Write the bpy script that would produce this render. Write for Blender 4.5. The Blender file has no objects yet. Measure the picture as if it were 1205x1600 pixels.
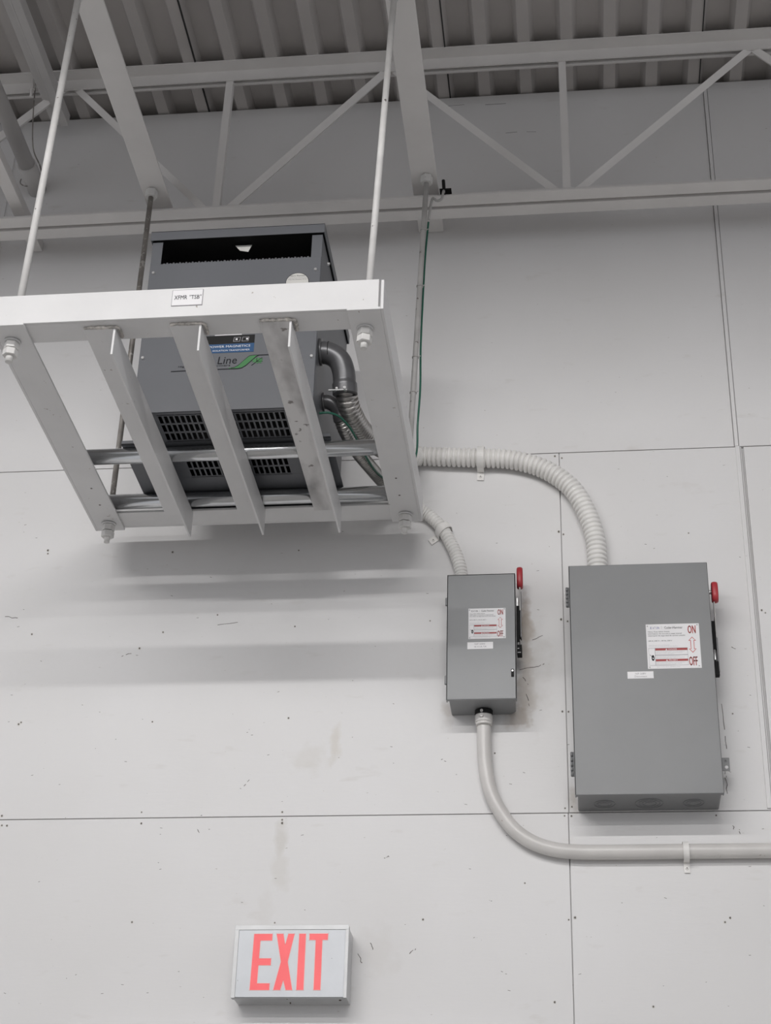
import bpy, bmesh, math, random
from mathutils import Vector, Matrix
random.seed(7)
SC = bpy.context.scene
COL = SC.collection

# ------------------------------------------------------------------ camera, world, lights, exposure
f_px = 2666.0
yaw, pitch, roll = math.radians(7.148), math.radians(29.761), math.radians(1.761)
cam_d = bpy.data.cameras.new('camera')
cam = bpy.data.objects.new('camera', cam_d)
COL.objects.link(cam)
cam_d.sensor_fit = 'VERTICAL'
cam_d.sensor_height = 36.0
cam_d.lens = f_px / 1600.0 * 36.0
cam_d.clip_start = 0.05
r_ = Vector((math.cos(yaw), math.sin(yaw), 0)); f_ = Vector((-math.sin(yaw), math.cos(yaw), 0)); u_ = Vector((0, 0, 1))
fw = f_ * math.cos(pitch) + u_ * math.sin(pitch)
up = -f_ * math.sin(pitch) + u_ * math.cos(pitch)
rt = r_ * math.cos(roll) + up * math.sin(roll)
up = -r_ * math.sin(roll) + up * math.cos(roll)
cam.matrix_world = Matrix(((rt.x, up.x, -fw.x, 0), (rt.y, up.y, -fw.y, 0), (rt.z, up.z, -fw.z, 1.6), (0, 0, 0, 1)))
SC.camera = cam

world = bpy.data.worlds.new('world'); SC.world = world; world.use_nodes = True
world.node_tree.nodes['Background'].inputs[0].default_value = (0.95, 0.96, 1.0, 1)
world.node_tree.nodes['Background'].inputs[1].default_value = 0.59

def strip(name, x, y, z, sx, sy, power, tilt=0.0):
    d = bpy.data.lights.new(name, 'AREA'); d.shape = 'RECTANGLE'; d.size = sx; d.size_y = sy; d.energy = power
    d.color = (1.0, 0.985, 0.975)
    o = bpy.data.objects.new(name, d); COL.objects.link(o); o.location = (x, y, z); o.rotation_euler = (tilt, 0, 0)
    return o
# rows of long hooded strip lights over the hall, parallel to the wall (the unseen hoods that shape their light are built further down)
LZ = 5.42
ROWS = [(-1.35, 0.10, 4.4, 93), (-1.0, -3.6, 6.0, 102), (0.6, -7.6, 8.0, 55)]
for lx, ly, ll, lp in ROWS:
    strip('strip_light_tube', lx, ly, LZ + .022, ll, 0.045, lp, math.radians(80))

SC.view_settings.view_transform = 'Standard'
SC.view_settings.look = 'None'
SC.view_settings.gamma = 1.0
SC.view_settings.use_curve_mapping = False
SC.view_settings.exposure = 0.0

# ------------------------------------------------------------------ materials
def nodes_of(name):
    m = bpy.data.materials.new(name); m.use_nodes = True
    nt = m.node_tree
    return m, nt, nt.nodes['Principled BSDF']
def mix_rgb(nt, fac, a, b):
    n = nt.nodes.new('ShaderNodeMix'); n.data_type = 'RGBA'
    for k, v in ((0, fac), (6, a), (7, b)):
        if hasattr(v, 'is_output'): nt.links.new(v, n.inputs[k])
        elif isinstance(v, (int, float)): n.inputs[k].default_value = v
        else: n.inputs[k].default_value = (*v, 1)
    return n.outputs[2]
def ramp(nt, src, a, b):
    n = nt.nodes.new('ShaderNodeMapRange'); nt.links.new(src, n.inputs[0])
    n.inputs[1].default_value = a; n.inputs[2].default_value = b
    return n.outputs[0]
def noise(nt, scale, detail=3, sc3=None):
    tc = nt.nodes.new('ShaderNodeTexCoord'); n = nt.nodes.new('ShaderNodeTexNoise')
    n.inputs['Scale'].default_value = scale; n.inputs['Detail'].default_value = detail
    if sc3:
        mp = nt.nodes.new('ShaderNodeMapping'); mp.inputs['Scale'].default_value = sc3
        nt.links.new(tc.outputs['Object'], mp.inputs[0]); nt.links.new(mp.outputs[0], n.inputs['Vector'])
    else: nt.links.new(tc.outputs['Object'], n.inputs['Vector'])
    return n.outputs[0]
def paint(name, col, rough=0.5, metal=0.0, var=0.06, scale=6, bump=0.05, bscale=120, speck=None, sc3=None):
    m, nt, p = nodes_of(name)
    dark = tuple(c * (1 - var) for c in col); lite = tuple(min(1, c * (1 + var)) for c in col)
    c = mix_rgb(nt, ramp(nt, noise(nt, scale, 4, sc3), .35, .65), dark, lite)
    if speck:
        c = mix_rgb(nt, ramp(nt, noise(nt, speck[0], 2), speck[1], speck[1] + .03), c, speck[2])
    nt.links.new(c, p.inputs['Base Color'])
    p.inputs['Roughness'].default_value = rough; p.inputs['Metallic'].default_value = metal
    if bump:
        b = nt.nodes.new('ShaderNodeBump'); b.inputs['Strength'].default_value = bump; b.inputs['Distance'].default_value = 0.002
        nt.links.new(noise(nt, bscale, 3), b.inputs['Height']); nt.links.new(b.outputs[0], p.inputs['Normal'])
    return m
M = {}
M['white_steel'] = paint('white_steel', (.705, .70, .70), .42, var=.03, speck=(55, .74, (.40, .37, .34)))
m, nt, p = nodes_of('worn_steel')
c = mix_rgb(nt, ramp(nt, noise(nt, 5, 5, (2.2, .9, 2.2)), .46, .72), (.70, .69, .685), (.33, .32, .32))
c = mix_rgb(nt, ramp(nt, noise(nt, 26, 3), .66, .70), c, (.22, .20, .19))
nt.links.new(c, p.inputs['Base Color']); p.inputs['Roughness'].default_value = .42; p.inputs['Metallic'].default_value = .1
M['worn_steel'] = m
M['rod_white'] = paint('rod_white', (.66, .65, .635), .5, var=.07, scale=14, speck=(60, .72, (.15, .13, .12)))
M['rod_bare'] = paint('rod_bare', (.30, .28, .26), .45, metal=.5, var=.25, scale=18, speck=(50, .62, (.5, .48, .46)))
M['rod_grey'] = paint('rod_grey', (.44, .43, .42), .5, var=.12, scale=14, speck=(50, .68, (.16, .14, .13)))
M['roof_steel'] = paint('roof_steel', (.73, .71, .695), .55, var=.03)
M['web_steel'] = paint('web_steel', (.80, .78, .765), .55, var=.02)
M['roof_dull'] = paint('roof_dull', (.58, .565, .555), .55, var=.03)
M['deck'] = paint('deck', (.50, .475, .46), .55, var=.05, scale=3)
M['deck_joint_and_shade'] = paint('deck_joint_and_shade', (.03, .03, .03), .9)
M['galv'] = paint('galv', (.60, .61, .62), .20, metal=.95, var=.08, scale=40, bump=.03, sc3=(.2, 1, 1))
M['zinc'] = paint('zinc', (.72, .72, .72), .3, metal=.8, var=.1, scale=40)
M['flex_bare'] = paint('flex_bare', (.46, .445, .43), .28, metal=.85, var=.12, scale=30)
M['flex_white'] = paint('flex_white', (.84, .825, .80), .42, var=.05, scale=20)
M['pipe_white'] = paint('pipe_white', (.66, .64, .62), .33, var=.05, scale=9, speck=(70, .73, (.45, .40, .36)))
M['elbow'] = paint('elbow', (.115, .115, .12), .32, metal=.35, var=.15, scale=16)
M['green'] = paint('green', (.02, .13, .085), .4, var=.1)
M['box_grey'] = paint('box_grey', (.212, .216, .220), .38, var=.03, scale=5, bump=.03)
M['box_light'] = paint('box_light', (.245, .25, .255), .38, var=.03, scale=5, bump=.03)
M['tr_grey'] = paint('tr_grey', (.125, .13, .142), .42, var=.03, scale=4, bump=.02)
M['tr_dark'] = paint('tr_dark', (.10, .10, .11), .5, var=.1)
M['core_shade'] = paint('core_shade', (.012, .012, .012), .8, var=.2)
M['black'] = paint('black', (.008, .008, .008), .8, var=.2)
M['hole'] = paint('hole', (.01, .01, .01), .9)
M['red_grip'] = paint('red_grip', (.42, .035, .045), .4, var=.1, scale=20)
M['label_white'] = paint('label_white', (.80, .79, .80), .35, var=.02, bump=0)
M['ink'] = paint('ink', (.012, .012, .016), .85, bump=0)
M['ink_soft'] = paint('ink_soft', (.30, .29, .31), .5, bump=0)
M['ink_blue'] = paint('ink_blue', (.05, .06, .32), .5, bump=0)
M['ink_red'] = paint('ink_red', (.55, .06, .05), .5, bump=0)
M['ink_green'] = paint('ink_green', (.045, .20, .06), .5, bump=0)
M['band_red'] = paint('band_red', (.38, .05, .05), .5, bump=0)
M['lbl_blue'] = paint('lbl_blue', (.010, .068, .18), .5, bump=0)
M['cream'] = paint('cream', (.62, .61, .58), .5, bump=0)
M['exit_frame'] = paint('exit_frame', (.56, .565, .57), .3, metal=.15, var=.06, scale=14)
M['exit_face'] = paint('exit_face', (.62, .64, .67), .3, metal=.05, var=.03, scale=10)
M['rim_pink'] = paint('rim_pink', (.9, .55, .52), .4, bump=0)
M['weld'] = paint('weld', (.52, .49, .46), .6, var=.35, scale=90, bump=.6, bscale=160)
M['crack'] = paint('crack', (.13, .11, .10), .8)
M['door_grey'] = paint('door_grey', (.30, .30, .31), .5)
M['floor'] = paint('floor', (.46, .45, .43), .6, var=.08, scale=1.5)
m, nt, p = nodes_of('exit_red')
p.inputs['Base Color'].default_value = (.85, .10, .11, 1); p.inputs['Roughness'].default_value = .4
p.inputs['Emission Color'].default_value = (1, .16, .17, 1); p.inputs['Emission Strength'].default_value = .24
nt.links.new(mix_rgb(nt, ramp(nt, noise(nt, 12, 2), .3, .7), (.82, .09, .10), (.90, .12, .13)), p.inputs['Base Color'])
M['exit_red'] = m

# painted plywood wall: faint roller variation, scuffs and a few brownish stains with their own shape
m, nt, p = nodes_of('wall_paint')
base = mix_rgb(nt, ramp(nt, noise(nt, 1.6, 5), .35, .65), (.735, .725, .72), (.765, .757, .757))
base = mix_rgb(nt, ramp(nt, noise(nt, 9, 4, (1, 1, 3)), .66, .80), base, (.70, .685, .672))
base = mix_rgb(nt, ramp(nt, noise(nt, 60, 2, (1, 1, 2.2)), .755, .79), base, (.52, .50, .48))
tc = nt.nodes.new('ShaderNodeTexCoord')
nz = nt.nodes.new('ShaderNodeTexNoise'); nz.inputs['Scale'].default_value = 22; nz.inputs['Detail'].default_value = 4
nt.links.new(tc.outputs['Object'], nz.inputs['Vector'])
STAINS = [(-.725, 3.53, .014, .045, (.66, .63, .59), .8), (-.80, 3.485, .05, .035, (.67, .65, .62), .5), (-.868, 3.235, .016, .035, (.63, .61, .58), .75),
          (-.863, 3.14, .02, .05, (.66, .64, .61), .55), (-.912, 3.02, .02, .05, (.68, .66, .64), .4), (-.150, 3.90, .020, .075, (.40, .33, .27), .85),
          (-.150, 3.72, .022, .10, (.42, .36, .31), .7), (-.13, 3.75, .035, .13, (.60, .57, .54), .45), (-.175, 3.60, .03, .03, (.42, .36, .31), .6),
          (-.577, 2.90, .05, .05, (.68, .66, .64), .4), (-.385, 3.62, .018, .03, (.5, .45, .41), .5), (-.018, 3.34, .012, .03, (.5, .45, .4), .6)]
for sx, sz, rx, rz, c, k in STAINS:
    a = nt.nodes.new('ShaderNodeMapping'); a.vector_type = 'TEXTURE'
    a.inputs['Location'].default_value = (sx, 4.73, sz); a.inputs['Scale'].default_value = (rx * 1.5, 1, rz * 1.5)
    nt.links.new(tc.outputs['Object'], a.inputs[0])
    ln = nt.nodes.new('ShaderNodeVectorMath'); ln.operation = 'LENGTH'; nt.links.new(a.outputs[0], ln.inputs[0])
    s = nt.nodes.new('ShaderNodeMath'); s.operation = 'MULTIPLY_ADD'
    nt.links.new(nz.outputs[0], s.inputs[0]); s.inputs[1].default_value = 2.2; nt.links.new(ln.outputs['Value'], s.inputs[2])
    mr = nt.nodes.new('ShaderNodeMapRange'); nt.links.new(s.outputs[0], mr.inputs[0])
    mr.inputs[1].default_value = 2.15; mr.inputs[2].default_value = 1.45; mr.inputs[3].default_value = 0; mr.inputs[4].default_value = k
    base = mix_rgb(nt, mr.outputs[0], base, c)
nt.links.new(base, p.inputs['Base Color']); p.inputs['Roughness'].default_value = .48
b = nt.nodes.new('ShaderNodeBump'); b.inputs['Strength'].default_value = .10; b.inputs['Distance'].default_value = .003
nt.links.new(noise(nt, 35, 4, (.5, 1, 2)), b.inputs['Height']); nt.links.new(b.outputs[0], p.inputs['Normal'])
M['wall_paint'] = m

# ------------------------------------------------------------------ mesh helpers
def text_geo(s, cache={}):
    if s in cache: return cache[s]
    cu = bpy.data.curves.new('t', 'FONT'); cu.body = s; cu.resolution_u = 2; cu.space_line = .85; cu.align_x = 'CENTER' if '\n' in s else 'LEFT'
    o = bpy.data.objects.new('t', cu); COL.objects.link(o)
    dg = bpy.context.evaluated_depsgraph_get(); dg.update()
    me = o.evaluated_get(dg).to_mesh()
    vs = [(v.co.x, v.co.y) for v in me.vertices]; fs = [tuple(q.vertices) for q in me.polygons]
    bpy.data.objects.remove(o); bpy.data.curves.remove(cu)
    x0 = min(v[0] for v in vs); x1 = max(v[0] for v in vs); y0 = min(v[1] for v in vs); y1 = max(v[1] for v in vs)
    vs = [((x - x0) / (x1 - x0), (y - y0) / (y1 - y0)) for x, y in vs]
    cache[s] = (vs, fs); return cache[s]

class MB:
    def __init__(s): s.V = []; s.F = []; s.MI = []; s.mats = []; s.SM = []
    def mi(s, k):
        if k not in s.mats: s.mats.append(k)
        return s.mats.index(k)
    def add(s, vs, fs, k, smooth=False):
        n = len(s.V); s.V += [tuple(v) for v in vs]; i = s.mi(k)
        for f in fs: s.F.append(tuple(n + a for a in f)); s.MI.append(i); s.SM.append(smooth)
        return s
    def box(s, x0, x1, y0, y1, z0, z1, k):
        vs = [(x, y, z) for x in (x0, x1) for y in (y0, y1) for z in (z0, z1)]
        return s.add(vs, [(0, 1, 3, 2), (4, 6, 7, 5), (0, 4, 5, 1), (2, 3, 7, 6), (0, 2, 6, 4), (1, 5, 7, 3)], k)
    def extrude(s, prof, p0, p1, u, k, smooth=False):
        p0 = Vector(p0); p1 = Vector(p1); d = (p1 - p0).normalized(); u = Vector(u); u = (u - d * u.dot(d)).normalized(); v = d.cross(u)
        n = len(prof); vs = [p + u * a + v * b for p in (p0, p1) for a, b in prof]
        fs = [tuple(range(n))[::-1], tuple(range(n, 2 * n))] + [(i, (i + 1) % n, n + (i + 1) % n, n + i) for i in range(n)]
        n0 = len(s.SM); s.add(vs, fs, k, smooth)
        s.SM[n0] = s.SM[n0 + 1] = False
        return s
    def cyl(s, p0, p1, r, k, n=24):
        d = Vector(p1) - Vector(p0); u = Vector((1, 0, 0)) if abs(d.normalized().x) < .8 else Vector((0, 1, 0))
        return s.extrude([(r * math.cos(2 * math.pi * i / n), r * math.sin(2 * math.pi * i / n)) for i in range(n)], p0, p1, u, k, n > 8)
    def cone(s, p0, p1, r0, r1, k, n=24):
        p0 = Vector(p0); p1 = Vector(p1); d = (p1 - p0).normalized(); u = d.orthogonal().normalized(); v = d.cross(u)
        vs = [p + (u * math.cos(2 * math.pi * i / n) + v * math.sin(2 * math.pi * i / n)) * r for p, r in ((p0, r0), (p1, r1)) for i in range(n)]
        s.add(vs, [(i, (i + 1) % n, n + (i + 1) % n, n + i) for i in range(n)], k, True)
        return s.add(vs, [tuple(range(n))[::-1], tuple(range(n, 2 * n))], k)
    def tube(s, pts, rad, k, n=20, caps=True):
        pts = [Vector(p) for p in pts]; N = len(pts)
        T = [(pts[min(i + 1, N - 1)] - pts[max(i - 1, 0)]).normalized() for i in range(N)]
        u = T[0].orthogonal().normalized(); vs = []
        for i in range(N):
            u = (u - T[i] * u.dot(T[i])).normalized(); v = T[i].cross(u); r = rad(i) if callable(rad) else rad
            vs += [pts[i] + (u * math.cos(2 * math.pi * j / n) + v * math.sin(2 * math.pi * j / n)) * r for j in range(n)]
        fs = [(i * n + j, i * n + (j + 1) % n, (i + 1) * n + (j + 1) % n, (i + 1) * n + j) for i in range(N - 1) for j in range(n)]
        s.add(vs, fs, k, True)
        if caps: s.add(vs[:n], [tuple(range(n))[::-1]], k); s.add(vs[-n:], [tuple(range(n))], k)
        return s
    def poly(s, pts, y, th, k):       # outline in the x-z plane, front at y, thickness th behind it
        n = len(pts); a = sum(pts[i][0] * pts[(i + 1) % n][1] - pts[(i + 1) % n][0] * pts[i][1] for i in range(n))
        if a < 0: pts = pts[::-1]
        vs = [(x, y, z) for x, z in pts] + [(x, y + th, z) for x, z in pts]
        return s.add(vs, [tuple(range(n)), tuple(range(n, 2 * n))[::-1]] + [(i, n + i, n + (i + 1) % n, (i + 1) % n) for i in range(n)], k)
    def text(s, t, x0, x1, z0, z1, y, k, shear=0):
        vs, fs = text_geo(t)
        return s.add([(x0 + a * (x1 - x0) + shear * b * (z1 - z0), y, z0 + b * (z1 - z0)) for a, b in vs], fs, k)
    def build(s, name, parent=None, bevel=0.0, label=None):
        me = bpy.data.meshes.new(name); org = Vector((0, 0, 0))
        if parent is not None:
            q = parent
            while q is not None: org += q.location; q = q.parent
        me.from_pydata([tuple(Vector(v) - org) for v in s.V], [], s.F)
        for k in s.mats: me.materials.append(M[k])
        me.polygons.foreach_set('material_index', s.MI); me.polygons.foreach_set('use_smooth', s.SM)
        me.update()
        bm = bmesh.new(); bm.from_mesh(me); bmesh.ops.recalc_face_normals(bm, faces=bm.faces) if not getattr(s, 'flat', False) else None; bm.to_mesh(me); bm.free()
        o = bpy.data.objects.new(name, me); COL.objects.link(o); o.parent = parent
        if bevel:
            b = o.modifiers.new('bevel', 'BEVEL'); b.width = bevel; b.segments = 2; b.limit_method = 'ANGLE'; b.angle_limit = .7
        if label: o['label'] = label
        return o
def tag(o, label, cat, group=None):
    o['label'] = label; o['category'] = cat
    if group: o['group'] = group
    return o
def thing(name, loc, label, cat, group=None):
    o = bpy.data.objects.new(name, None); COL.objects.link(o); o.location = loc; o.empty_display_size = .1
    return tag(o, label, cat, group)
def struct(o): o['kind'] = 'structure'; return o
def spline(P, step):
    P = [Vector(p) for p in P]; Q = [P[0] * 2 - P[1]] + P + [P[-1] * 2 - P[-2]]; d = []
    for i in range(1, len(Q) - 2):
        a, b, c, e = Q[i - 1:i + 3]
        for t in range(40):
            t /= 40; d.append(.5 * ((2 * b) + (c - a) * t + (2 * a - 5 * b + 4 * c - e) * t * t + (3 * b - a - 3 * c + e) * t ** 3))
    d.append(P[-1]); out = [d[0]]; acc = 0
    for i in range(1, len(d)):
        seg = (d[i] - d[i - 1]).length
        while acc + seg >= step:
            k = (step - acc) / seg; p = d[i - 1].lerp(d[i], k); out.append(p); d[i - 1] = p; seg = (d[i] - p).length; acc = 0
        acc += seg
    return out
def hexa(r): return [(r * math.cos(math.pi / 3 * i), r * math.sin(math.pi / 3 * i)) for i in range(6)]

WY = 4.73
# ------------------------------------------------------------------ setting: wall, trims, deck, floor, door
w = MB()
XL, XR = -5.0, 4.5
g = .0016
def board(x0, x1, z0, z1, y=WY): w.box(x0 + g, x1 - g, y, y + .012, z0 + g, z1 - g, 'wall_paint')
for x0, x1 in ((XL, -2.47), (-2.47, -1.44), (-.175, -.033), (-.033, 2.41), (2.41, XR)):
    pass
board(XL, -2.47, 0, 3.305); w.box(-2.47 + g, -1.437, WY, WY + .012, 0, 3.305 - g, 'wall_paint')
w.box(-1.437, -.177, WY, WY + .012, 2.70, 3.305 - g, 'wall_paint'); w.box(-.177, -.0345 - g, WY, WY + .012, 0, 3.305 - g, 'wall_paint')
board(-.0345, 2.41, 0, 3.305); board(2.41, XR, 0, 3.305)
board(XL, -2.47, 3.305, 4.526); board(-2.47, -.0325, 3.305, 4.526); board(-.0325, .544, 3.305, 4.526)
board(.554, XR, 3.309, 4.523, WY - .005)
board(XL, -2.055, 4.526, 6.095); board(-2.045, .528, 4.526, 6.095); board(.541, XR, 4.526, 6.095, WY - .001)
w.box(XL, -1.437, WY + .012, WY + .05, 0, 6.094, 'wall_paint'); w.box(-.177, XR, WY + .012, WY + .05, 0, 6.094, 'wall_paint')
w.box(-1.437, -.177, WY + .012, WY + .05, 2.70, 6.094, 'wall_paint')
DOTS = [(-1.697, 4.221), (-1.696, 4.209), (-1.281, 4.201), (-0.869, 4.194), (-1.711, 3.919), (-1.286, 3.915), (-0.867, 3.924), (-1.705, 3.618), (-1.712, 3.612), (-1.291, 3.612), (-0.870, 3.616), (-1.296, 3.323), (-1.293, 3.288), (-0.872, 3.318), (-0.871, 3.294), (-0.870, 3.284), (-1.723, 3.317), (-1.719, 3.287), (-1.703, 3.286), (-1.291, 2.992), (-0.875, 2.988), (-0.040, 4.234), (-0.026, 4.224), (0.363, 4.215), (-0.044, 3.621), (-0.026, 3.620), (-0.044, 3.319), (-0.024, 3.323), (-0.046, 3.296), (-0.026, 3.295), (0.385, 3.292), (-0.042, 2.992), (-0.024, 2.998), (0.403, 2.995), (0.388, 2.983), (-0.451, 2.995), (-0.246, 3.492), (-0.024, 4.506), (-0.046, 4.514), (-0.040, 3.926), (-0.021, 3.919), (0.575, 3.929), (0.565, 3.938), (0.454, 3.604), (-1.356, 3.861), (-1.116, 3.971), (-0.444, 3.932), (0.180, 2.752), (-0.086, 2.764), (-0.163, 3.098)]
for i, (x, z) in enumerate(DOTS):
    y = WY - .005 if x > .555 and z > 3.3 else WY
    r = random.choice((.0028, .0034, .0022))
    w.cyl((x, y - .0006, z), (x, y + .002, z), r * 1.5, 'cream', 12)
    w.cyl((x + .0006, y - .0009, z), (x, y + .002, z), r * (.9 if i % 3 else 1.1), 'crack', 10)
SCR = [(-1.116, 3.254, -1.121, 3.268), (-1.119, 3.307, -1.108, 3.315), (-1.808, 3.985, -1.765, 3.977), (0.425, 3.636, 0.429, 3.534), (0.427, 3.534, 0.433, 3.484), (0.423, 3.406, 0.419, 3.425), (0.422, 3.357, 0.420, 3.406), (0.432, 3.250, 0.431, 3.261), (0.449, 3.236, 0.446, 3.250), (-0.487, 2.899, -0.470, 2.913), (-0.170, 3.761, -0.115, 3.768), (-0.115, 3.768, -0.096, 3.777), (-0.158, 3.736, -0.145, 3.710), (-0.151, 3.679, -0.140, 3.641), (-0.567, 3.177, -0.552, 3.180), (-1.381, 3.846, -1.411, 3.834), (-1.022, 3.948, -1.113, 3.937), (-0.977, 3.421, -0.994, 3.397), (0.466, 3.820, 0.479, 3.813), (-0.385, 3.468, -0.404, 3.476), (-0.632, 2.899, -0.620, 2.872), (-0.099, 6.046, -0.407, 6.057), (-0.194, 5.907, -0.055, 5.906), (-.13, 3.86, -.09, 3.875), (-.60, 2.93, -.59, 2.91)]
for x0, z0, x1, z1 in SCR:
    L = math.hypot(x1 - x0, z1 - z0); nx, nz = -(z1 - z0) / L, (x1 - x0) / L
    ps = [(x0 + (x1 - x0) * t + nx * random.uniform(-.0025, .0025), z0 + (z1 - z0) * t + nz * random.uniform(-.0025, .0025)) for t in (0, .3, .55, .8, 1)]
    for i, (a, b) in enumerate(zip(ps, ps[1:])):
        if random.random() < .75:
            w.tube([(a[0], WY, a[1]), (b[0], WY, b[1])], .0007 + .0004 * random.random(), 'crack', 6)
for i in range(150):   # tiny nicks in the paint
    x = random.uniform(-2.0, .75); z = random.uniform(2.7, 4.45)
    if .535 < x < .56: continue
    a = random.uniform(-.4, .4); l = random.uniform(.002, .008)
    y = WY - .005 if x > .55 and z > 3.3 else WY
    w.tube([(x, y, z), (x + l * math.cos(a), y, z + l * math.sin(a))], .0006, 'crack', 5)
struct(w.build('wall_back'))

t = MB(); t.box(.5285, .5405, WY - .007, WY + .003, 4.526, 6.09, 'wall_paint'); t.box(.5445, .5485, WY - .001, WY + .01, 3.31, 4.526, 'wall_paint'); t.box(.5295, .5435, WY - .006, WY + .004, 3.31, 4.526, 'wall_paint')
struct(t.build('trim_1', bevel=.0015))
t = MB(); t.box(-2.056, -2.043, WY - .007, WY + .003, 4.53, 6.09, 'wall_paint'); struct(t.build('trim_2', bevel=.0015))

# corrugated roof deck: narrow ribs hang below wide pans, a lap joint every six ribs
d = MB(); PIT = .1524
x = -.396 - 30 * PIT; low, high = 6.10, 6.142; prof = []; joints = []
for k in range(0, 62):
    xr = x + k * PIT
    if xr > XR: break
    prof += [(xr - .062, high), (xr - .045, low), (xr - .004, low), (xr + .013, high)]
    if k % 6 == 0: joints.append(xr)
n = len(prof); Y0, Y1 = -9.0, WY + .26
vs = [(a, y, z) for y in (Y0, Y1) for a, z in prof] + [(a, y, z + .004) for y in (Y0, Y1) for a, z in prof]
fs = []
for i in range(n - 1): fs += [(i, i + 1, n + i + 1, n + i), (2 * n + i, 3 * n + i, 3 * n + i + 1, 2 * n + i + 1)]
d.add(vs, fs, 'deck')
for xr in joints: d.box(xr - .0045, xr - .0005, Y0, Y1, low - .0025, low + .02, 'deck_joint_and_shade')
d.box(XL, XR, Y0, Y1, 6.150, 6.17, 'deck')
d.box(XL, XR, WY + .25, WY + .27, 6.05, 6.17, 'deck_joint_and_shade'); d.box(XL, XR, WY + .052, WY + .25, 5.9, 6.090, 'deck_joint_and_shade')  # dark sheets added behind the wall top: shade for pan ends, block stray light
struct(d.build('ceiling'))
for lx, ly, ll, lp in ROWS:  # unseen hoods, shaped to cut the light off the upper wall
    h = MB(); h.box(lx - ll / 2 - .05, lx + ll / 2 + .05, ly - .10, ly + .25, LZ + .075, LZ + .08, 'white_steel'); h.box(lx - ll / 2 - .05, lx + ll / 2 + .05, ly + .25, ly + .253, LZ, LZ + .08, 'white_steel')
    h.box(lx - ll / 2 - .05, lx + ll / 2 + .05, ly - .103, ly - .10, LZ, LZ + .08, 'white_steel')
    for q in (-.35, .35): h.cyl((lx + q * ll, ly, LZ + .08), (lx + q * ll, ly, 6.10), .004, 'rod_grey', 8)
    t = h.build('light_cutoff_hood'); struct(t)
w = MB(); w.box(-9, 9, -12, WY, -.05, 0, 'floor'); struct(w.build('floor'))
w = MB()
w.box(-1.437, -.177, WY - .028, WY + .04, 2.655, 2.7015, 'wall_paint'); w.box(-1.437, -1.39, WY - .02, WY + .04, 0, 2.655, 'door_grey'); w.box(-.224, -.177, WY - .02, WY + .04, 0, 2.655, 'door_grey')
w.box(-1.437, -.177, WY - .030, WY - .026, 2.650, 2.696, 'door_grey')
fr = struct(w.build('door_1', bevel=.002))
w = MB(); w.box(-1.388, -.226, WY - .005, WY + .035, .01, 2.65, 'door_grey'); w.build('door_leaf', fr, bevel=.002)

# ------------------------------------------------------------------ roof steel
def L_prof(a, b, th): return [(0, 0), (a, 0), (a, th), (th, th), (th, b), (0, b)]
j = thing('bar_joist', (0, 4.537, 5.41), 'grey open-web roof joist running parallel to the wall below the corrugated deck', 'joist')
JX0, JX1 = -3.2, 3.0
c = MB()   # bottom chord: two angles back to back
c.box(JX0, JX1, 4.478, 4.530, 5.410, 5.4155, 'roof_steel'); c.box(JX0, JX1, 4.525, 4.530, 5.4155, 5.460, 'roof_steel')
c.box(JX0, JX1, 4.546, 4.597, 5.410, 5.4155, 'roof_steel'); c.box(JX0, JX1, 4.546, 4.551, 5.4155, 5.460, 'roof_steel')
c.build('bottom_chord', j)
c = MB()
c.box(JX0, JX1, 4.475, 4.530, 6.094, 6.0995, 'roof_steel'); c.box(JX0, JX1, 4.5245, 4.530, 6.048, 6.094, 'roof_steel')
c.box(JX0, JX1, 4.546, 4.604, 6.094, 6.0995, 'roof_steel'); c.box(JX0, JX1, 4.546, 4.5515, 6.048, 6.094, 'roof_steel')
for xx in (-1.55, -.95, -.30, .18, .62): c.box(xx - .012, xx + .012, 4.55, 4.56, 6.052, 6.058, 'roof_steel')
c.build('top_chord', j)
nodes = [((-1.191, 6.075), (-1.198, 5.44)), ((.018, 6.075), (.021, 5.44)), ((-.60, 6.07), (-1.155, 5.445)), ((-.60, 6.07), (-.012, 5.448)),
         ((.695, 6.07), (.050, 5.442)), ((-1.782, 6.075), (-1.235, 5.448)), ((-1.80, 6.075), (-2.42, 5.445)), ((.68, 6.07), (1.26, 5.445)), ((-2.41, 6.075), (-2.41, 5.44)), ((1.24, 6.075), (1.24, 5.44))]
for a, b in nodes:
    m = MB(); A = Vector((a[0], 4.531, a[1])); B = Vector((b[0], 4.531, b[1])); dd = (B - A).normalized()
    slope = abs(dd.x) > .1
    nn = Vector((0, -1, -.85 if slope else 0)); nn = (nn - dd * nn.dot(dd)).normalized()      # crimped angle: the open flange leans down
    uu = dd.cross(nn).normalized(); uu = uu if (uu.z < 0 if slope else uu.x > 0) else -uu
    lw = .025 if slope else .026
    def slab(a0, a1, b0, b1):
        vs = [p + uu * a - nn * b for p in (A, B) for a, b in ((a0, b0), (a1, b0), (a1, b1), (a0, b1))]
        m.add(vs, [(0, 1, 2, 3), (4, 7, 6, 5), (0, 4, 5, 1), (1, 5, 6, 2), (2, 6, 7, 3), (3, 7, 4, 0)], 'web_steel')
    slab(-lw / 2, lw / 2, 0, .004); slab(lw / 2 - .004, lw / 2, .0041, .026)
    m.build('web_member', j)

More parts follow.
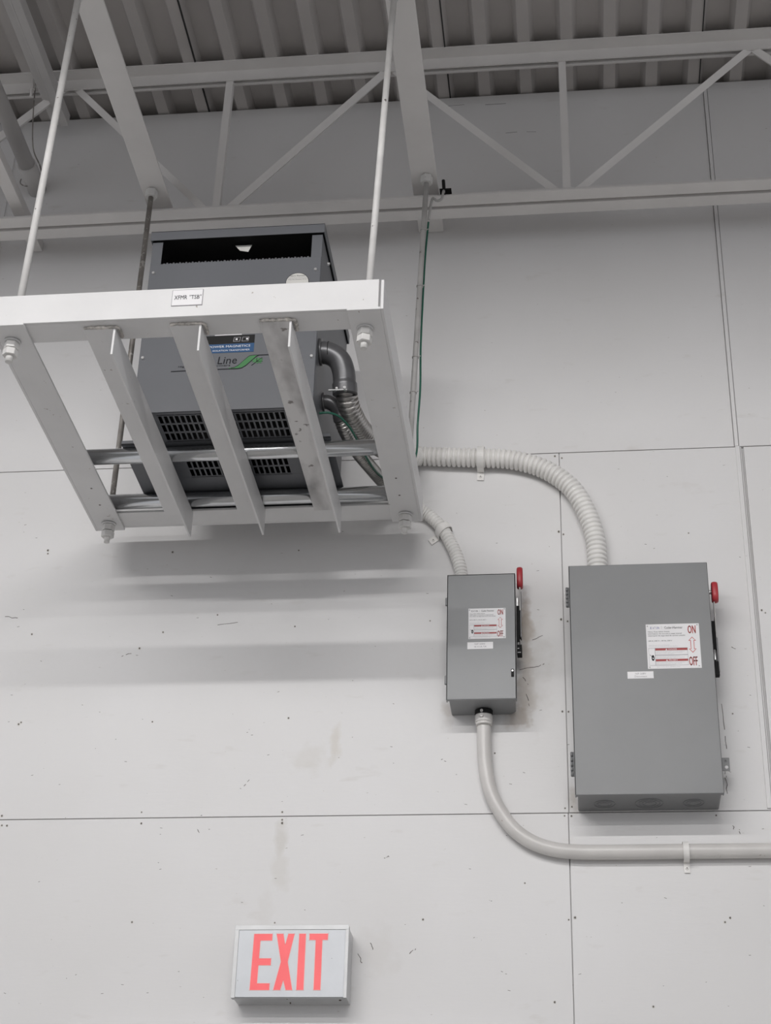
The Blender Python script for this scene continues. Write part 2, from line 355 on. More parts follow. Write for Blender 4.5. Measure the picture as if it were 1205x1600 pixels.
def angle_beam(name, x0, x1, label, y0=1.6):
    m = MB(); m.box(x0, x1, y0, WY - .002, 5.461, 5.469, 'roof_steel'); m.box(x0, x0 + .008, y0, WY - .002, 5.469, 5.548, 'roof_steel')
    return tag(m.build(name, bevel=.0015), label, 'beam', 'beams lying across the joist')
angle_beam('support_beam', -1.437, -1.350, 'wide flat grey steel beam above left hanger rods, passing over the joist')
angle_beam('support_beam', -.504, -.416, 'wide flat grey steel beam above right hanger rods, its end showing beneath the joist')
m = MB(); m.box(-1.921, -1.877, 1.6, WY - .002, 5.461, 5.466, 'roof_steel'); m.box(-1.921, -1.916, 1.6, WY - .002, 5.466, 5.50, 'roof_steel'); m.box(-1.882, -1.877, 1.6, WY - .002, 5.466, 5.50, 'roof_steel')
tag(m.build('strut_channel', bevel=.001), 'narrow grey strut at the far left edge, resting on the joist bottom', 'beam')
m = MB(); m.box(-1.89, -1.862, 1.0, 4.660, 6.006, 6.012, 'roof_dull'); m.box(-1.862, -1.856, 1.0, 4.660, 5.996, 6.045, 'roof_dull'); m.box(-1.856, -1.826, 1.0, 4.660, 5.996, 6.002, 'roof_dull'); m.box(-1.89, -1.884, 1.0, 4.660, 6.012, 6.05, 'roof_dull'); m.box(-1.832, -1.826, 1.0, 4.660, 6.002, 6.05, 'roof_dull')
tag(m.build('roof_purlin', bevel=.001), 'long grey channel hung just under the deck at upper left', 'beam')
dp = thing('overhead_pipe', (-1.934, WY - .02, 5.765), 'round grey pipe ending near the wall at upper left', 'pipe')
m = MB(); m.cyl((-1.915, 1.5, 5.752), (-1.932, 4.60, 5.752), .029, 'roof_dull', 28); m.build('pipe', dp)
m = MB(); m.cyl((-1.932, 4.585, 5.752), (-1.934, WY, 5.752), .034, 'roof_dull', 28); m.build('coupling', dp)
m = MB(); m.tube(spline([(-1.916, 4.50, 6.09), (-1.914, 4.52, 5.95), (-1.904, 4.55, 5.80), (-1.892, 4.62, 5.765), (-1.896, 4.67, 5.735), (-1.905, 4.69, 5.72)], .012), .0025, 'rod_bare', 8); m.build('hanger_wire', dp)
m = MB(); m.tube(spline([(-1.975, 4.66, 5.75), (-1.978, 4.665, 5.735), (-1.965, 4.67, 5.725), (-1.95, 4.67, 5.722)], .006), .0022, 'rod_bare', 8); m.build('hanger_wire', dp)
m = MB(); m.cyl((-1.925, 4.5, 6.035), (-1.925, 4.5, 6.055), .012, 'roof_steel', 6); m.cyl((-1.925, 4.5, 6.0), (-1.925, 4.5, 6.094), .005, 'roof_steel', 10); m.build('hanger_clip', dp)

# ------------------------------------------------------------------ hanging frame
FZ = 4.20; T = .008
fr = thing('hanging_frame', (-.97, 4.02, FZ), 'white welded angle-iron frame hung level on four rods below the roof', 'frame')
m = MB(); m.box(-1.476, -.470, 3.472, 3.480, FZ, 4.291, 'white_steel'); m.box(-1.476, -.470, 3.480, 3.560, FZ, FZ + T, 'white_steel'); m.build('front_rail', fr, bevel=.0012)
m = MB(); m.box(-1.476, -.470, 4.552, 4.560, FZ, 4.288, 'white_steel'); m.box(-1.476, -.470, 4.468, 4.552, FZ, FZ + T, 'white_steel'); m.build('rear_rail', fr, bevel=.0012)
for s, xo in ((1, -.456), (-1, -1.490)):
    m = MB(); xi = xo - s * T
    m.box(min(xo, xi), max(xo, xi), 3.466, 4.562, FZ - T, 4.284, 'white_steel')
    x2 = xo - s * .094
    m.box(min(xi, x2), max(xi, x2), 3.4663, 4.5617, FZ - T + .0002, FZ - .0002, 'white_steel')
    for q in range(2): m.cyl((xo - s * .055, 4.30 - q * -.10, FZ - T - .0006), (xo - s * .055, 4.30 + q * .10, FZ - T + .002), .0035, 'crack', 10)
    m.build('side_rail', fr, bevel=.0012)
for k, (x0, x1) in enumerate(((-1.246, -1.160), (-1.018, -.933), (-.782, -.697))):
    m = MB(); m.box(x0, x1 - .006, 3.503, 4.478, FZ - .007, FZ - .0003, 'worn_steel' if k == 2 else 'white_steel'); m.box(x1 - .006, x1, 3.503, 4.478, 4.113, FZ - .0003, 'white_steel')
    cb = m.build('cross_angle', fr, bevel=.001)
    # rough weld beads at the front end
    m = MB(); pts = spline([(x0 + .002, 3.502, FZ - .003), (x0 + .02, 3.500, FZ - .002), (x1 - .03, 3.501, FZ - .003), (x1 + .004, 3.503, FZ - .003), (x1 + .008, 3.53, FZ - .002), (x1 + .006, 3.552, FZ - .002)], .004)
    rr = [random.uniform(.003, .0058) for _ in pts]; m.tube(pts, lambda i: rr[i], 'weld', 8); m.build('weld_bead', cb)
m = MB(); m.box(-1.010, -.928, 3.4705, 3.472, 4.233, 4.284, 'ink_soft'); m.box(-1.0085, -.9295, 3.4698, 3.4712, 4.2345, 4.2825, 'label_white')
m.text('XFMR', -1.003, -.969, 4.2525, 4.2655, 3.4692, 'ink'); m.text('"TSB"', -.963, -.932, 4.2525, 4.2655, 3.4692, 'ink'); m.flat = True
m.build('name_label', fr, label='small white name label')

# hanger rods
def rod(bot, top, r, mat, label, top_visible):
    bot = Vector(bot); top = Vector(top); d = (top - bot).normalized()
    at = lambda z: bot + d * ((z - bot.z) / d.z)
    t = thing('hanger_rod', bot, label, 'rod', 'rods holding up the frame')
    m = MB(); m.cyl(at(4.160), at(5.50), r, mat, 24); m.cyl(at(4.128), at(4.160), r * .98, 'rod_white', 24)
    m.build('rod', t)
    m = MB(); m.cyl(at(4.187), at(4.1915), .0225, 'white_steel', 24); m.build('washer', t)
    for z in (4.167, 4.1455):
        m = MB(); m.extrude(hexa(.0205), at(z), at(z + .0195), (math.cos(z * 40), math.sin(z * 40), 0), 'rod_white'); m.build('nut', t, bevel=.0018)
    m = MB(); m.extrude(hexa(.0205), at(FZ + T + .001), at(FZ + T + .018), (1, .2, 0), 'rod_white'); m.build('nut', t, bevel=.0018)
    m = MB(); m.extrude(hexa(.0215), at(5.432), at(5.4605), (1, .3, 0), 'rod_white'); m.build('nut', t, bevel=.002)
rod((-1.447, 3.539, 4.2), (-1.411, 3.520, 5.46), .0100, 'rod_white', 'white steel rod at the frame front left, reaching the top edge of the photo', 0)
rod((-.512, 3.550, 4.2), (-.472, 3.600, 5.46), .0092, 'rod_white', 'white steel rod at the frame front right, rising past the right beam', 0)
rod((-1.436, 4.517, 4.2), (-1.402, 4.430, 5.46), .0090, 'rod_bare', 'bare dark steel rod at the rear left, left of the transformer', 1)
rod((-.504, 4.516, 4.2), (-.450, 4.432, 5.46), .0090, 'rod_grey', 'grey painted steel rod at the rear right with a green wire taped along it', 1)

# galvanised pipes
for y, lab in ((4.175, 'front galvanised steel pipe laid across the frame under the transformer middle'), (4.440, 'rear galvanised steel pipe laid across the frame beside the rear rail')):
    t = thing('galvanised_pipe', (-.97, y, 4.2), lab, 'pipe', 'pipes across the frame')
    m = MB(); m.cyl((-1.476, y, 4.2242), (-.470, y, 4.2242), .0235, 'galv', 32); m.build('pipe', t)

# ------------------------------------------------------------------ transformer
TX0, TX1, TY0, TY1, TZ0, TZ1 = -1.238, -.716, 3.985, 4.550, 4.2485, 4.900
tr = thing('transformer', (-.977, 4.27, TZ0), 'grey floor-type transformer cabinet sitting inside the hanging white frame', 'transformer')
b1 = (-1.172, -.784, 4.004, 4.140); b2 = (-1.142, -.832, 4.205, 4.345)
m = MB(); th = .002
m.box(TX0, TX0 + th, TY0 + .004, TY1, TZ0, 4.868, 'tr_grey'); m.box(TX1 - th, TX1, TY0 + .004, TY1, TZ0, 4.868, 'tr_grey'); m.box(TX0, TX1, TY1 - th, TY1, TZ0, 4.868, 'tr_grey')
m.box(TX0, TX1, TY0 + .004, b1[2], TZ0, TZ0 + th, 'tr_grey'); m.box(TX0, TX1, b1[3], b2[2], TZ0, TZ0 + th, 'tr_grey'); m.box(TX0, TX1, b2[3], TY1, TZ0, TZ0 + th, 'tr_grey')
for b in (b1, b2): m.box(TX0, b[0], b[2], b[3], TZ0, TZ0 + th, 'tr_grey'); m.box(b[1], TX1, b[2], b[3], TZ0, TZ0 + th, 'tr_grey')
m.box(TX0, TX0 + .032, TY0 + .002, TY0 + .004, 4.75, 4.868, 'tr_grey'); m.box(TX1 - .032, TX1, TY0 + .002, TY0 + .004, 4.75, 4.868, 'tr_grey')
m.build('enclosure', tr, bevel=.0006)
for b, nx, ny in ((b1, 24, 3), (b2, 19, 3)):
    m = MB(); px_ = (b[1] - b[0]) / nx; py_ = (b[3] - b[2]) / ny
    for i in range(nx + 1): m.box(b[0] + i * px_ - .0026, b[0] + i * px_ + .0026, b[2], b[3], TZ0 + .0001, TZ0 + .0022, 'tr_grey')
    for i in range(ny + 1): m.box(b[0], b[1], b[2] + i * py_ - .004, b[2] + i * py_ + .004, TZ0, TZ0 + .0021, 'tr_grey')
    m.build('vent_grille', tr)
m = MB(); m.box(TX0 + .05, TX1 - .05, TY0 + .06, TY1 - .08, TZ0 + .06, 4.78, 'core_shade'); m.box(TX0 + .003, TX1 - .003, TY0 + .05, TY1 - .003, 4.785, 4.8, 'core_shade')  # near-black block and sheet put in so the vents read as dark shade
m.build('core_and_shade_sheet', tr)
m = MB(); m.box(TX0 + .0005, TX1 - .0005, TY0, TY0 + .0025, TZ0, 4.782, 'tr_grey'); m.box(TX0 + .001, TX1 - .001, TY0, TY0 + .012, 4.780, 4.783, 'tr_grey'); m.build('front_panel', tr, bevel=.001)
m = MB(); n = 46
for i in range(n):
    a = TX0 + .036 + (TX1 - TX0 - .072) * i / n; m.box(a, a + .0055, TY0 + .013, TY0 + .015, 4.783, 4.797 if i % 2 else 4.795, 'tr_dark')
m.box(TX0 + .034, TX1 - .034, TY0 + .013, TY0 + .015, 4.783, 4.788, 'tr_dark'); m.build('screen_mesh', tr)
m = MB(); m.box(-1.243, -.709, 3.976, 4.556, 4.898, 4.901, 'tr_grey'); m.box(-1.243, -.709, 3.976, 3.979, 4.868, 4.901, 'tr_grey'); m.box(-1.243, -.709, 4.553, 4.556, 4.868, 4.901, 'tr_grey')
m.box(-1.243, -1.240, 3.979, 4.553, 4.868, 4.901, 'tr_grey'); m.box(-.712, -.709, 3.979, 4.553, 4.868, 4.901, 'tr_grey'); m.box(-1.235, -.717, 3.984, 4.548, 4.880, 4.884, 'core_shade'); m.build('lid', tr, bevel=.0008)  # near-black sheet under the lid stands in for the shade there
for x0, x1 in ((-1.312, TX0 + .002), (TX1 - .002, -.688)):
    m = MB(); m.box(x0, x1, 4.150, 4.462, TZ0, TZ0 + .004, 'tr_grey'); m.box(x0, x1, 4.150, 4.154, TZ0, TZ0 + .014, 'tr_grey'); m.build('mounting_foot', tr, bevel=.001)
for x, z in ((-1.224, 4.748), (-.731, 4.733), (-1.226, 4.438), (-.728, 4.420)):
    m = MB(); m.cone((x, TY0 - .006, z), (x, TY0 + .001, z), .0045, .0062, 'zinc', 6); m.build('screw', tr)
m = MB(); m.cone((TX1 + .007, 4.10, 4.845), (TX1, 4.10, 4.845), .004, .006, 'zinc', 6); m.build('screw', tr)
# rating label
m = MB(); y = TY0 - .0008
m.box(-1.090, -.899, y, TY0, 4.478, 4.507, 'black'); m.box(-1.090, -.899, y, TY0, 4.446, 4.477, 'lbl_blue')
m.text('REX POWER MAGNETICS', -1.060, -.910, 4.4640, 4.4715, y - .0004, 'label_white'); m.text('ISOLATION TRANSFORMER', -1.02, -.911, 4.4510, 4.4565, y - .0004, 'label_white')
for xx, q in ((-.951, 0), (-.926, 1)):
    m.poly([(xx - .011, 4.484), (xx + .009, 4.484), (xx + .011, 4.4995), (xx - .009, 4.4995)], y - .0003, .0002, 'ink_soft'); m.poly([(xx - .009, 4.4855), (xx + .0075, 4.4855), (xx + .0092, 4.498), (xx - .0075, 4.498)], y - .0005, .0002, 'black')
    m.box(xx - .004 + q * .006, xx + .002 + q * .006, y - .0008, y - .0006, 4.489, 4.495, 'label_white')
m.flat = True; m.build('rating_label', tr, label='black and blue maker label')
m = MB(); m.box(-1.018, -.938, y, TY0, 4.508, 4.519, 'label_white'); m.text('CERTIFIED', -1.01, -.946, 4.5105, 4.5135, y - .0003, 'ink_soft'); m.flat = True; m.build('label_strip', tr)
# green logo
m = MB(); zt = lambda x: 0
m.text('Line', -1.003, -.947, 4.4065, 4.4325, y, 'ink', .12); m.text('Transformers', -1.055, -.965, 4.3985, 4.4050, y, 'ink', .15); m.text('High', -1.118, -1.095, 4.3985, 4.4060, y, 'ink', .15)
def ribbon(P, h, k, yy):
    for a, b in zip(P, P[1:]): m.poly([(a[0], a[1]), (b[0], b[1]), (b[0], b[1] + h), (a[0], a[1] + h)], yy, .0003, k)
m.poly([(-.968, 4.3925), (-.955, 4.3925), (-.942, 4.398), (-.925, 4.4165), (-.912, 4.4295), (-.905, 4.4335), (-.878, 4.4335), (-.890, 4.4290), (-.905, 4.414), (-.920, 4.3985), (-.932, 4.391), (-.942, 4.389), (-.968, 4.389)], y, .0003, 'ink_green')
ribbon([(-1.138, 4.386), (-1.05, 4.3875), (-.942, 4.387), (-.930, 4.389), (-.918, 4.3975), (-.904, 4.4125), (-.890, 4.4275), (-.882, 4.4315), (-.846, 4.4315)], .0026, 'ink', y - .0004)
ribbon([(-.962, 4.3905), (-.952, 4.3925), (-.940, 4.400), (-.922, 4.4195), (-.911, 4.4305), (-.902, 4.4325), (-.88, 4.4325)], .0014, 'ink', y - .0005)
lf = [(0, -1), (.15, -.55), (.75, -.85), (.62, -.45), (1, -.2), (.7, .05), (.95, .55), (.5, .45), (.42, .8), (.18, .55), (0, 1), (-.25, .5), (-.5, .75), (-.5, .35), (-.95, .35), (-.72, 0), (-1, -.3), (-.55, -.4), (-.45, -.75), (-.12, -.5)]
m.poly([(-.886 + .017 * a, 4.414 + .0125 * b) for a, b in lf], y - .0003, .0003, 'ink_green')
m.poly([(-.903, 4.398), (-.901, 4.3975), (-.872, 4.4235), (-.873, 4.4245)], y - .0006, .0003, 'ink'); m.poly([(-.888, 4.409), (-.886, 4.409), (-.888, 4.424), (-.889, 4.424)], y - .0006, .0003, 'ink'); m.poly([(-.888, 4.411), (-.888, 4.409), (-.873, 4.411), (-.873, 4.412)], y - .0006, .0003, 'ink')
m.flat = True; m.build('maker_logo', tr, label='green leaf logo with lettering')
m = MB(); cx, cz = -.784, 4.690
m.poly([(cx + .035 * math.cos(a * math.pi / 24), cz + .035 * math.sin(a * math.pi / 24)) for a in range(48)], y, .0006, 'black'); m.poly([(cx + .0335 * math.cos(a * math.pi / 24), cz + .0335 * math.sin(a * math.pi / 24)) for a in range(48)], y - .0003, .0006, 'cream')
m.text('Nitro Pioneer', cx - .023, cx + .023, 4.7115, 4.7165, y - .0006, 'ink'); m.text('Distribution Transformer', cx - .027, cx + .027, 4.7050, 4.7085, y - .0006, 'ink_soft'); m.text('Three Phase Dry', cx - .028, cx + .028, 4.6985, 4.702, y - .0006, 'ink'); m.flat = True
m.build('round_sticker', tr, label='round cream sticker')
m = MB(); m.poly([(-.990, 4.868), (-.938, 4.868), (-.948, 4.842), (-.974, 4.848)], 4.02, .0008, 'cream'); m.build('paper_tag', tr, label='torn cream paper tag hanging in the vent')

# ------------------------------------------------------------------ conduits
def flex(pts, r, pitch, depth, mat, n=24):
    P = spline(pts, pitch / 8)
    prof = [0, .62, .92, 1, 1, 1, .92, .62]
    return MB().tube(P, lambda i: r * (1 - depth * (1 - prof[i % 8])), mat, n)
def strap(name, c, tdir, ndir, r, wd, label, tab=.032):
    c = Vector((c[0], 0, c[1])); tdir = Vector((tdir[0], 0, tdir[1])).normalized(); ndir = Vector((ndir[0], 0, ndir[1])).normalized()
    yc = WY - r - .001
    t = thing(name, (c.x + ndir.x * r, WY, c.z + ndir.z * r), label, 'strap', 'conduit straps screwed to the wall')
    P = [(-r - .003, WY - .0005)] + [(-(r + .003) * math.cos(a), yc - (r + .003) * math.sin(a)) for a in [math.pi * q / 16 for q in range(17)]] + [(r + .003, WY - .003), (r + .006, WY - .0025), (r + tab, WY - .0025)]
    m = MB(); h = wd / 2; vs = []
    for i, (a, yy) in enumerate(P):
        q0 = P[max(i - 1, 0)]; q1 = P[min(i + 1, len(P) - 1)]; dn = (q1[0] - q0[0], q1[1] - q0[1]); L = math.hypot(*dn) or 1
        nn = (dn[1] / L, -dn[0] / L)
        for o in (0, .0022):
            for sgn in (-1, 1):
                v = c + ndir * (a + nn[0] * o) + tdir * h * sgn; vs.append((v.x, yy + nn[1] * o, v.z))
    fs = []
    for i in range(len(P) - 1):
        a = i * 4; b = a + 4; fs += [(a, a + 1, b + 1, b), (a + 2, b + 2, b + 3, a + 3), (a, b, b + 2, a + 2), (a + 1, a + 3, b + 3, b + 1)]
    e = (len(P) - 1) * 4; fs += [(0, 2, 3, 1), (e, e + 1, e + 3, e + 2)]
    m.add(vs, fs, 'flex_white'); m.build('strap_band', t)
    s = c + ndir * (r + tab * .62); m = MB(); m.cone((s.x, WY - .0075, s.z), (s.x, WY - .002, s.z), .004, .0068, 'flex_white', 16); m.cyl((s.x, WY - .0079, s.z), (s.x, WY - .007, s.z), .002, 'crack', 6); m.build('screw', t)
    return t

# large flexible conduit: transformer side -> wall -> top of the large switch
WB = [(-.485, 4.697, 4.512), (-.391, 4.697, 4.505), (-.284, 4.697, 4.497), (-.184, 4.697, 4.486), (-.082, 4.697, 4.448), (.003, 4.697, 4.375), (.048, 4.697, 4.283), (.072, 4.697, 4.190), (.0765, 4.697, 4.092), (.0770, 4.695, 4.0325)]
bf = thing('flexible_conduit', (.077, 4.695, 4.03), 'thick ribbed flexible conduit looping from the transformer into the top of the larger grey box', 'conduit', 'ribbed flexible conduits')
bare = [(-.641, 4.085, 4.385), (-.638, 4.12, 4.352), (-.630, 4.175, 4.338), (-.612, 4.27, 4.341), (-.575, 4.42, 4.378), (-.532, 4.57, 4.448)]
flex(bare, .0325, .0135, .26, 'flex_bare').build('bare_metal_section', bf, label='unpainted metal section of the conduit')
flex([(-.535, 4.56, 4.443), (-.505, 4.645, 4.480)] + WB, .0318, .0160, .30, 'flex_white', 28).build('painted_section', bf, label='white painted section of the conduit')
m = MB(); el = spline([(TX1 - .001, 4.05, 4.478), (-.690, 4.05, 4.475), (-.660, 4.056, 4.455), (-.646, 4.066, 4.420), (-.642, 4.078, 4.375), (-.641, 4.085, 4.350)], .006); NN = len(el)
m.tube(el, lambda i: .0335 if i < NN - 6 else .0365, 'elbow', 28)
m.cyl((TX1, 4.05, 4.480), (TX1 + .008, 4.05, 4.480), .040, 'elbow', 28); m.cyl((TX1 + .026, 4.05, 4.476), (TX1 + .028, 4.05, 4.476), .0348, 'black', 28)
e = m.build('elbow_connector', bf)
m = MB(); m.box(-.684, -.630, 4.044, 4.048, 4.341, 4.344, 'zinc'); m.cyl((-.636, 4.036, 4.345), (-.636, 4.056, 4.345), .0045, 'zinc', 12); m.cyl((-.660, 4.040, 4.346), (-.660, 4.052, 4.346), .0035, 'zinc', 12); m.build('clamp_screw', e)
strap('conduit_strap', (-.284, 4.497), (1, -.08), (-.05, -1), .0325, .022, 'white strap holding the thick ribbed conduit on its level run', .034)

# smaller flexible conduit
sf = thing('flexible_conduit', (-.346, 4.705, 4.02), 'thin ribbed flexible conduit running from the transformer into the top of the smaller grey box', 'conduit', 'ribbed flexible conduits')
bare = [(-.664, 4.170, 4.325), (-.654, 4.210, 4.306), (-.636, 4.310, 4.304), (-.605, 4.440, 4.315), (-.570, 4.580, 4.332), (-.515, 4.668, 4.326), (-.480, 4.695, 4.311)]
flex(bare, .0215, .0105, .24, 'flex_bare').build('bare_metal_section', sf, label='unpainted metal section of the conduit')
flex([(-.49, 4.690, 4.315), (-.455, 4.706, 4.299), (-.410, 4.706, 4.249), (-.373, 4.706, 4.176), (-.353, 4.706, 4.118), (-.3455, 4.706, 4.070), (-.344, 4.704, 4.020)], .0205, .0115, .30, 'flex_white').build('painted_section', sf, label='white painted section of the conduit')
m = MB(); el = spline([(TX1 - .001, 4.150, 4.372), (-.698, 4.150, 4.370), (-.676, 4.157, 4.356), (-.665, 4.168, 4.332), (-.662, 4.176, 4.320)], .005); NN = len(el)
m.tube(el, lambda i: .0215 if i < NN - 4 else .0235, 'elbow', 24); m.cyl((TX1, 4.15, 4.372), (TX1 + .006, 4.15, 4.372), .028, 'elbow', 24); m.build('elbow_connector', sf)
strap('conduit_strap', (-.403, 4.240), (.55, -.83), (-.80, -.60), .0215, .022, 'white strap on the thin ribbed conduit just below the frame corner', .034)

# green ground wire
gw = thing('ground_wire', (-.722, 4.20, 4.353), 'green insulated ground wire from transformer, climbing the rear right rod', 'wire')
P = [(-.716, 4.10, 4.300), (-.690, 4.10, 4.301), (-.662, 4.12, 4.300), (-.638, 4.16, 4.291), (-.622, 4.21, 4.280), (-.600, 4.32, 4.272), (-.580, 4.46, 4.300), (-.530, 4.575, 4.335), (-.480, 4.545, 4.415), (-.472, 4.512, 4.52), (-.4655, 4.505, 4.65), (-.466, 4.498, 4.80), (-.461, 4.484, 4.97), (-.454, 4.470, 5.15), (-.444, 4.463, 5.30)]
MB().tube(spline(P, .012), .0034, 'green', 10).build('green_run', gw)
P = [(-.444, 4.463, 5.30), (-.438, 4.460, 5.355), (-.43, 4.455, 5.385), (-.418, 4.455, 5.372), (-.402, 4.466, 5.388), (-.396, 4.470, 5.425), (-.397, 4.500, 5.445)]
MB().tube(spline(P, .008), .0045, 'rod_grey', 10).build('painted_tail', gw, label='grey painted tail at the joist')
m = MB(); m.cyl((-.397, 4.505, 5.455), (-.400, 4.505, 5.503), .0058, 'black', 8); m.box(-.412, -.372, 4.496, 4.522, 5.455, 5.4595, 'black'); m.box(-.403, -.393, 4.500, 4.522, 5.4156, 5.455, 'black'); m.build('ground_clamp', gw)
for z in (4.62, 4.75, 5.02, 5.24):
    m = MB(); q = (z - 4.2) / 1.26; c = Vector((-.504 + .054 * q, 4.516 - .084 * q, z)); m.cyl(c + Vector((0, 0, -.002)), c + Vector((0, 0, .002)), .0112, 'rod_grey', 16); m.cyl(c + Vector((.010, -.002, 0)), c + Vector((.017, -.004, .003)), .0015, 'rod_grey', 6); m.build('cable_tie', gw)

# rigid conduit below the small switch
rc = thing('rigid_conduit', (-.276, 4.700, 3.61), 'smooth white rigid conduit bending from under the smaller grey box to the right', 'conduit')
P = [(-.276, 4.700, 3.606), (-.276, 4.703, 3.56), (-.2755, 4.706, 3.50), (-.272, 4.707, 3.44), (-.258, 4.707, 3.365), (-.232, 4.707, 3.307), (-.194, 4.707, 3.252), (-.143, 4.707, 3.212), (-.085, 4.707, 3.190), (-.02, 4.707, 3.181), (.08, 4.707, 3.179), (.30, 4.707, 3.179), (.60, 4.707, 3.179), (1.6, 4.707, 3.179)]
MB().tube(spline(P, .012), .0212, 'pipe_white', 28).build('conduit_pipe', rc)
m = MB(); m.cyl((-.276, 4.696, 3.575), (-.276, 4.695, 3.598), .0262, 'pipe_white', 28); m.cyl((-.276, 4.696, 3.566), (-.276, 4.696, 3.575), .0240, 'pipe_white', 28); m.cyl((-.276, 4.695, 3.598), (-.276, 4.695, 3.613), .0268, 'black', 28); c = m.build('connector', rc, bevel=.001)
m = MB(); m.cyl((-.281, 4.662, 3.588), (-.281, 4.673, 3.588), .0055, 'pipe_white', 12); m.cyl((-.281, 4.666, 3.603), (-.281, 4.674, 3.603), .0045, 'pipe_white', 12); m.build('screw', c)
strap('conduit_strap', (.292, 3.179), (1, 0), (.03, -1), .0222, .0165, 'white strap on the smooth horizontal conduit under the larger box', .034)

# ------------------------------------------------------------------ safety switches
def warning_label(parent, x0, x1, z0, z1, y, small):
    m = MB(); m.flat = True; W_, H_ = x1 - x0, z1 - z0
    X = lambda u: x0 + u * W_
    Z = lambda v: z1 - v * H_
    e = y - .0011
    m.box(x0, x1, y - .001, y, z0, z1, 'label_white')
    tx = lambda s, u0, u1, v0, v1, k: m.text(s, X(u0), X(u1), Z(v1), Z(v0), e - .0002, k)
    rc_ = lambda u0, u1, v0, v1, k, o=0: m.box(X(u0), X(u1), e - .0001 - o, e - o, Z(v1), Z(v0), k)
    for q in (-.003 * W_, .003 * W_):       # bold strokes
        m.text('ON', X(.785) + q, X(.93) + q, Z(.225), Z(.045), e - .0002, 'ink_red'); m.text('OFF', X(.775) + q, X(.93) + q, Z(.945), Z(.745), e - .0002, 'ink_red')
    A = [(0, 0), (1, .24), (.62, .24), (.62, .76), (1, .76), (0, 1), (-1, .76), (-.62, .76), (-.62, .24), (-1, .24)]
    A = [(0, 0), (1, .25), (.5, .25), (.5, .75), (1, .75), (0, 1), (-1, .75), (-.5, .75), (-.5, .25), (-1, .25)]
    m.poly([(X(.855 + .072 * a), Z(.30 + .36 * b)) for a, b in A], e - .0001, .0001, 'ink_red')
    A2 = [(0, .055), (.72, .222), (.34, .222), (.34, .778), (.72, .778), (0, .945), (-.72, .778), (-.34, .778), (-.34, .222), (-.72, .222)]
    m.poly([(X(.855 + .072 * a), Z(.30 + .36 * b)) for a, b in A2], e - .0003, .0001, 'label_white')
    tx('E', .085, .11, .06, .11, 'ink' if small else 'ink_blue'); tx('A T', .13, .18, .06, .11, 'ink' if small else 'ink_blue'); tx('ON', .195, .25, .06, .11, 'ink' if small else 'ink_blue'); tx('Cutler-Hammer', .35, .69, .055, .11, 'ink')
    rc_(.295, .298, .04, .12, 'ink_soft')
    tx('Heavy Duty Safety Switch', .035, .44, .160, .192, 'ink'); tx('Interrupteur de securite a usage intensif', .035, .67, .205, .238, 'ink'); tx('Interruptor de seguridad de servicio pesado', .035, .73, .250, .283, 'ink')
    tx('60 A, 600 V~, 60 Hz, 600 V' if small else '200 A, 240 V~, 60 Hz, 250 V', .035, .48, .365, .395, 'ink')
    tx('Suitable for use as service equipment', .035, .43, .470, .484, 'ink_soft'); tx('Convient comme equipement de branchement', .035, .58, .495, .510, 'ink_soft')
    for u0, u1, v0, v1 in ((.03, .15, .54, .93), (.15, .76, .54, .70), (.15, .76, .70, .80), (.15, .76, .80, .93)):
        for a in ((u0, u1, v0, v0 + .006), (u0, u1, v1 - .006, v1), (u0, u0 + .004, v0, v1), (u1 - .004, u1, v0, v1)): rc_(*a, 'ink_soft')
    for v, s in ((.548, 'DANGER'), (.790, 'PELIGRO')):
        rc_(.155, .755, v, v + .048, 'band_red', .0002)
        m.text(s, X(.40), X(.56), Z(v + .041), Z(v + .010), e - .0005, 'label_white')
        m.poly([(X(.345), Z(v + .042)), (X(.38), Z(v + .042)), (X(.3625), Z(v + .006))], e - .0005, .0001, 'label_white')
    for v, u1 in ((.615, .70), (.640, .66), (.665, .50), (.722, .60), (.748, .70), (.770, .55), (.858, .70), (.882, .64), (.905, .52)): tx('Disconnect all power before servicing equipment', .17, u1, v, v + .013, 'ink_soft')
    tx('Eaton Corporation, Cleveland, Ohio', .17, .60, .955, .968, 'ink_soft')
    m.poly([(X(.105 + .027 * math.cos(a * .5236)), Z(.76 + .065 * math.sin(a * .5236))) for a in range(12)], e - .0002, .0001, 'ink'); m.poly([(X(.102), Z(.745)), (X(.118), Z(.77)), (X(.108), Z(.79)), (X(.094), Z(.765))], e - .0004, .0001, 'label_white')
    m.poly([(X(.045), Z(.685)), (X(.05), Z(.682)), (X(.095), Z(.735)), (X(.088), Z(.742))], e - .0002, .0001, 'ink')
    for u, v in ((.03, .045), (.965, .035), (.035, .965), (.955, .955)): m.cyl((X(u), e - .0012, Z(v)), (X(u), e, Z(v)), .0016, 'ink_soft', 10)
    return m.build('warning_label', parent, label='white and red instruction plate')

